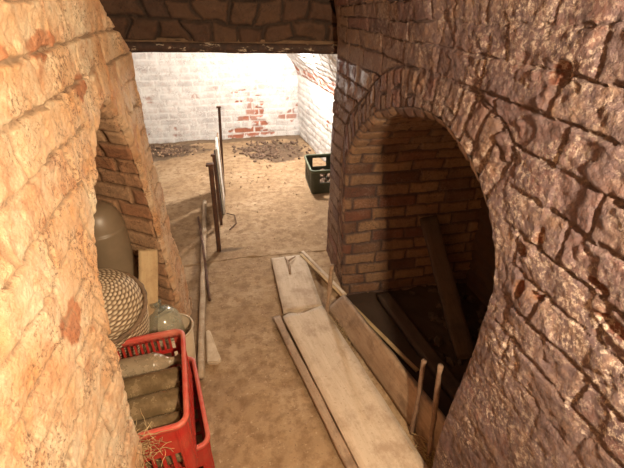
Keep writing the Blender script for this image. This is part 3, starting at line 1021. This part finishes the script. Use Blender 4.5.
# straw by the near end of the crate
def straw(name, label, loc, n, spread, hgt, seed, r=.0016, flat=.5):
    rr = random.Random(seed)
    bm = bmesh.new()
    for i in range(n):
        x, y = rr.gauss(0, spread[0]), rr.gauss(0, spread[1])
        z = abs(rr.gauss(0, hgt * .5))
        a = rr.uniform(0, 2 * PI); L = rr.uniform(.03, .09); el = rr.uniform(-.2, flat)
        p = [Vector((x, y, z))]
        for k in range(4):
            a += rr.uniform(-.5, .5)
            p.append(p[-1] + Vector((math.cos(a) * math.cos(el), math.sin(a) * math.cos(el), math.sin(el))) * L / 4)
            el -= .15
        for q in p: q.z = max(q.z, .001)
        prev = None
        for k, q in enumerate(p):
            ring = [bm.verts.new(q + Vector((math.cos(t), math.sin(t) * .5, math.sin(t))) * r) for t in (0, 2.1, 4.2)]
            if prev:
                for j in range(3): bm.faces.new((prev[j], prev[(j + 1) % 3], ring[(j + 1) % 3], ring[j]))
            prev = ring
    me = bpy.data.meshes.new('m'); bm.to_mesh(me); bm.free()
    o = link(name, me, M_straw); o.location = loc
    tag(o, label, 'straw', None, 'stuff')
straw('straw_tuft', 'tuft of dry straw spilling over the near end of the upper red crate', in_crate(-.03, -.243, .215), 420, (.05, .016), .08, 3, .0011, .5)
straw('straw_tuft', 'dry straw and dust fibres around the foot of the right iron rod', (.70, .86, .002), 120, (.03, .05), .05, 5, .0013, 1.0)
straw('straw_tuft', 'wisps of dry straw between the long plank and the board on edge', (.515, 1.62, .002), 70, (.012, .12), .02, 7, .0013)

# ------------------------------------------------------------------ green crate
gc = crate('plastic_crate', 'dark green plastic crate on the far room floor against the doorway pillar', (.880, 3.86, .0), math.radians(-2), .32, .46, .255, M_green, M_greenrim, handle=True, solid=.45)
def clod(name, label, loc, r, mat, seed, sq=(1, .8, .6), group=None):
    bm = bmesh.new(); lump_mesh(bm, (0, 0, 0), r, seed, sq, 3)
    zmin = min(v.co.z for v in bm.verts)
    for v in bm.verts: v.co.z -= zmin
    me = bpy.data.meshes.new('m'); bm.to_mesh(me); bm.free()
    o = link(name, me, mat); o.location = loc
    tag(o, label, 'lump', group)
for i, (x, y, r) in enumerate([(.84, 3.73, .045), (.96, 3.74, .045), (.86, 3.86, .045), (.975, 3.87, .045), (.90, 3.985, .045)]):
    clod('dark_lump', 'dark earthy lump among those lying in the green crate', (x, y, .010), r * 1.1, M_rub, i * 1.3 + 1, (1, .9, 1.1), 'lumps in the green crate')

# ------------------------------------------------------------------ rubble
def rubble(name, label, cx, cy, sx, sy, n, r0, r1, mat, seed, cat='rubble', sprd=False):
    rr = random.Random(seed)
    bm = bmesh.new()
    for i in range(n):
        x, y = rr.gauss(0, sx), rr.gauss(0, sy)
        if mnoise.noise(Vector((x * 7 + cx, y * 7 + cy, seed))) < -.05 and rr.random() < .8: continue
        x = max(-2 * sx, min(2 * sx, x)); y = max(-2 * sy, min(2 * sy, y))
        r = rr.uniform(r0, r1) * (1.4 if rr.random() < .08 else 1)
        lump_mesh(bm, (x, y, r * .3), r, i * .77 + seed, (1, rr.uniform(.6, 1), rr.uniform(.4, .8)), 1)
    me = bpy.data.meshes.new('m'); bm.to_mesh(me); bm.free()
    o = link(name, me, mat, None, False); o.location = (cx, cy, 0)
    tag(o, label, cat, None, 'stuff')
rubble('rubble_heap', 'dark clods and rubble scattered on the floor under the bare brick patch',   .46, 5.05, .24, .19, 430, .008, .030, M_rub, 5)
rubble('rubble_heap', 'pale and dark debris along the left part of the white far wall', -.95, 5.30, .27, .12, 330, .008, .026, M_rub, 9)
rubble('rubble_heap', 'light brick chips mixed in the debris along the left part of the far wall', -.90, 5.22, .24, .12, 110, .008, .022, M_chip, 12)
rubble('floor_crumbs', 'small crumbs and chips scattered over the passage floor', .0, 2.6, .16, .75, 220, .003, .009, M_chip, 15, 'crumbs')
rubble('floor_crumbs', 'small crumbs and chips scattered over the far room floor', .2, 4.1, .30, .42, 160, .005, .014, M_chip, 19, 'crumbs')
rubble('alcove_debris', 'dark coal-like debris on the sunken floor of the right alcove', 1.28, 1.55, .12, .24, 160, .015, .045, M_dkwood, 21)
bpy.data.objects['alcove_debris'].location.z = -.07

# ------------------------------------------------------------------ light
def point(name, loc, power, col, r):
    l = bpy.data.lights.new(name, 'POINT'); l.energy = power; l.color = col; l.shadow_soft_size = r
    o = bpy.data.objects.new(name, l); COL.objects.link(o); o.location = loc
    return o
point('passage_lamp', (.445, -.12, 1.80), 165, (1.0, .80, .54), .035)
point('far_room_lamp', (.60, 4.40, 1.40), 145, (1.0, .92, .83), .05)
w = bpy.data.worlds.new('World'); scene.world = w; w.use_nodes = True
bg = w.node_tree.nodes['Background']
bg.inputs[0].default_value = (.75, .72, .95, 1); bg.inputs[1].default_value = .12

# ------------------------------------------------------------------ camera
cam = bpy.data.cameras.new('Camera'); co = bpy.data.objects.new('Camera', cam); COL.objects.link(co)
cam.sensor_width = 36; cam.lens = 400 / 624 * 36; cam.clip_start = .02
R = Matrix(((0.98110105, 0.0995529, -0.1659215), (-0.19349606, 0.50477233, -0.84128721), (0, 0.85749293, 0.51449576)))
R = Matrix((R[0], (-R[1]), R[2])) if False else R
m = R.to_4x4(); m.translation = (0, 0, 1.75)
co.matrix_world = m
scene.camera = co
vs = scene.view_settings
vs.view_transform = 'Standard'; vs.look = 'None'; vs.gamma = 1; vs.use_curve_mapping = False
vs.exposure = 0.0
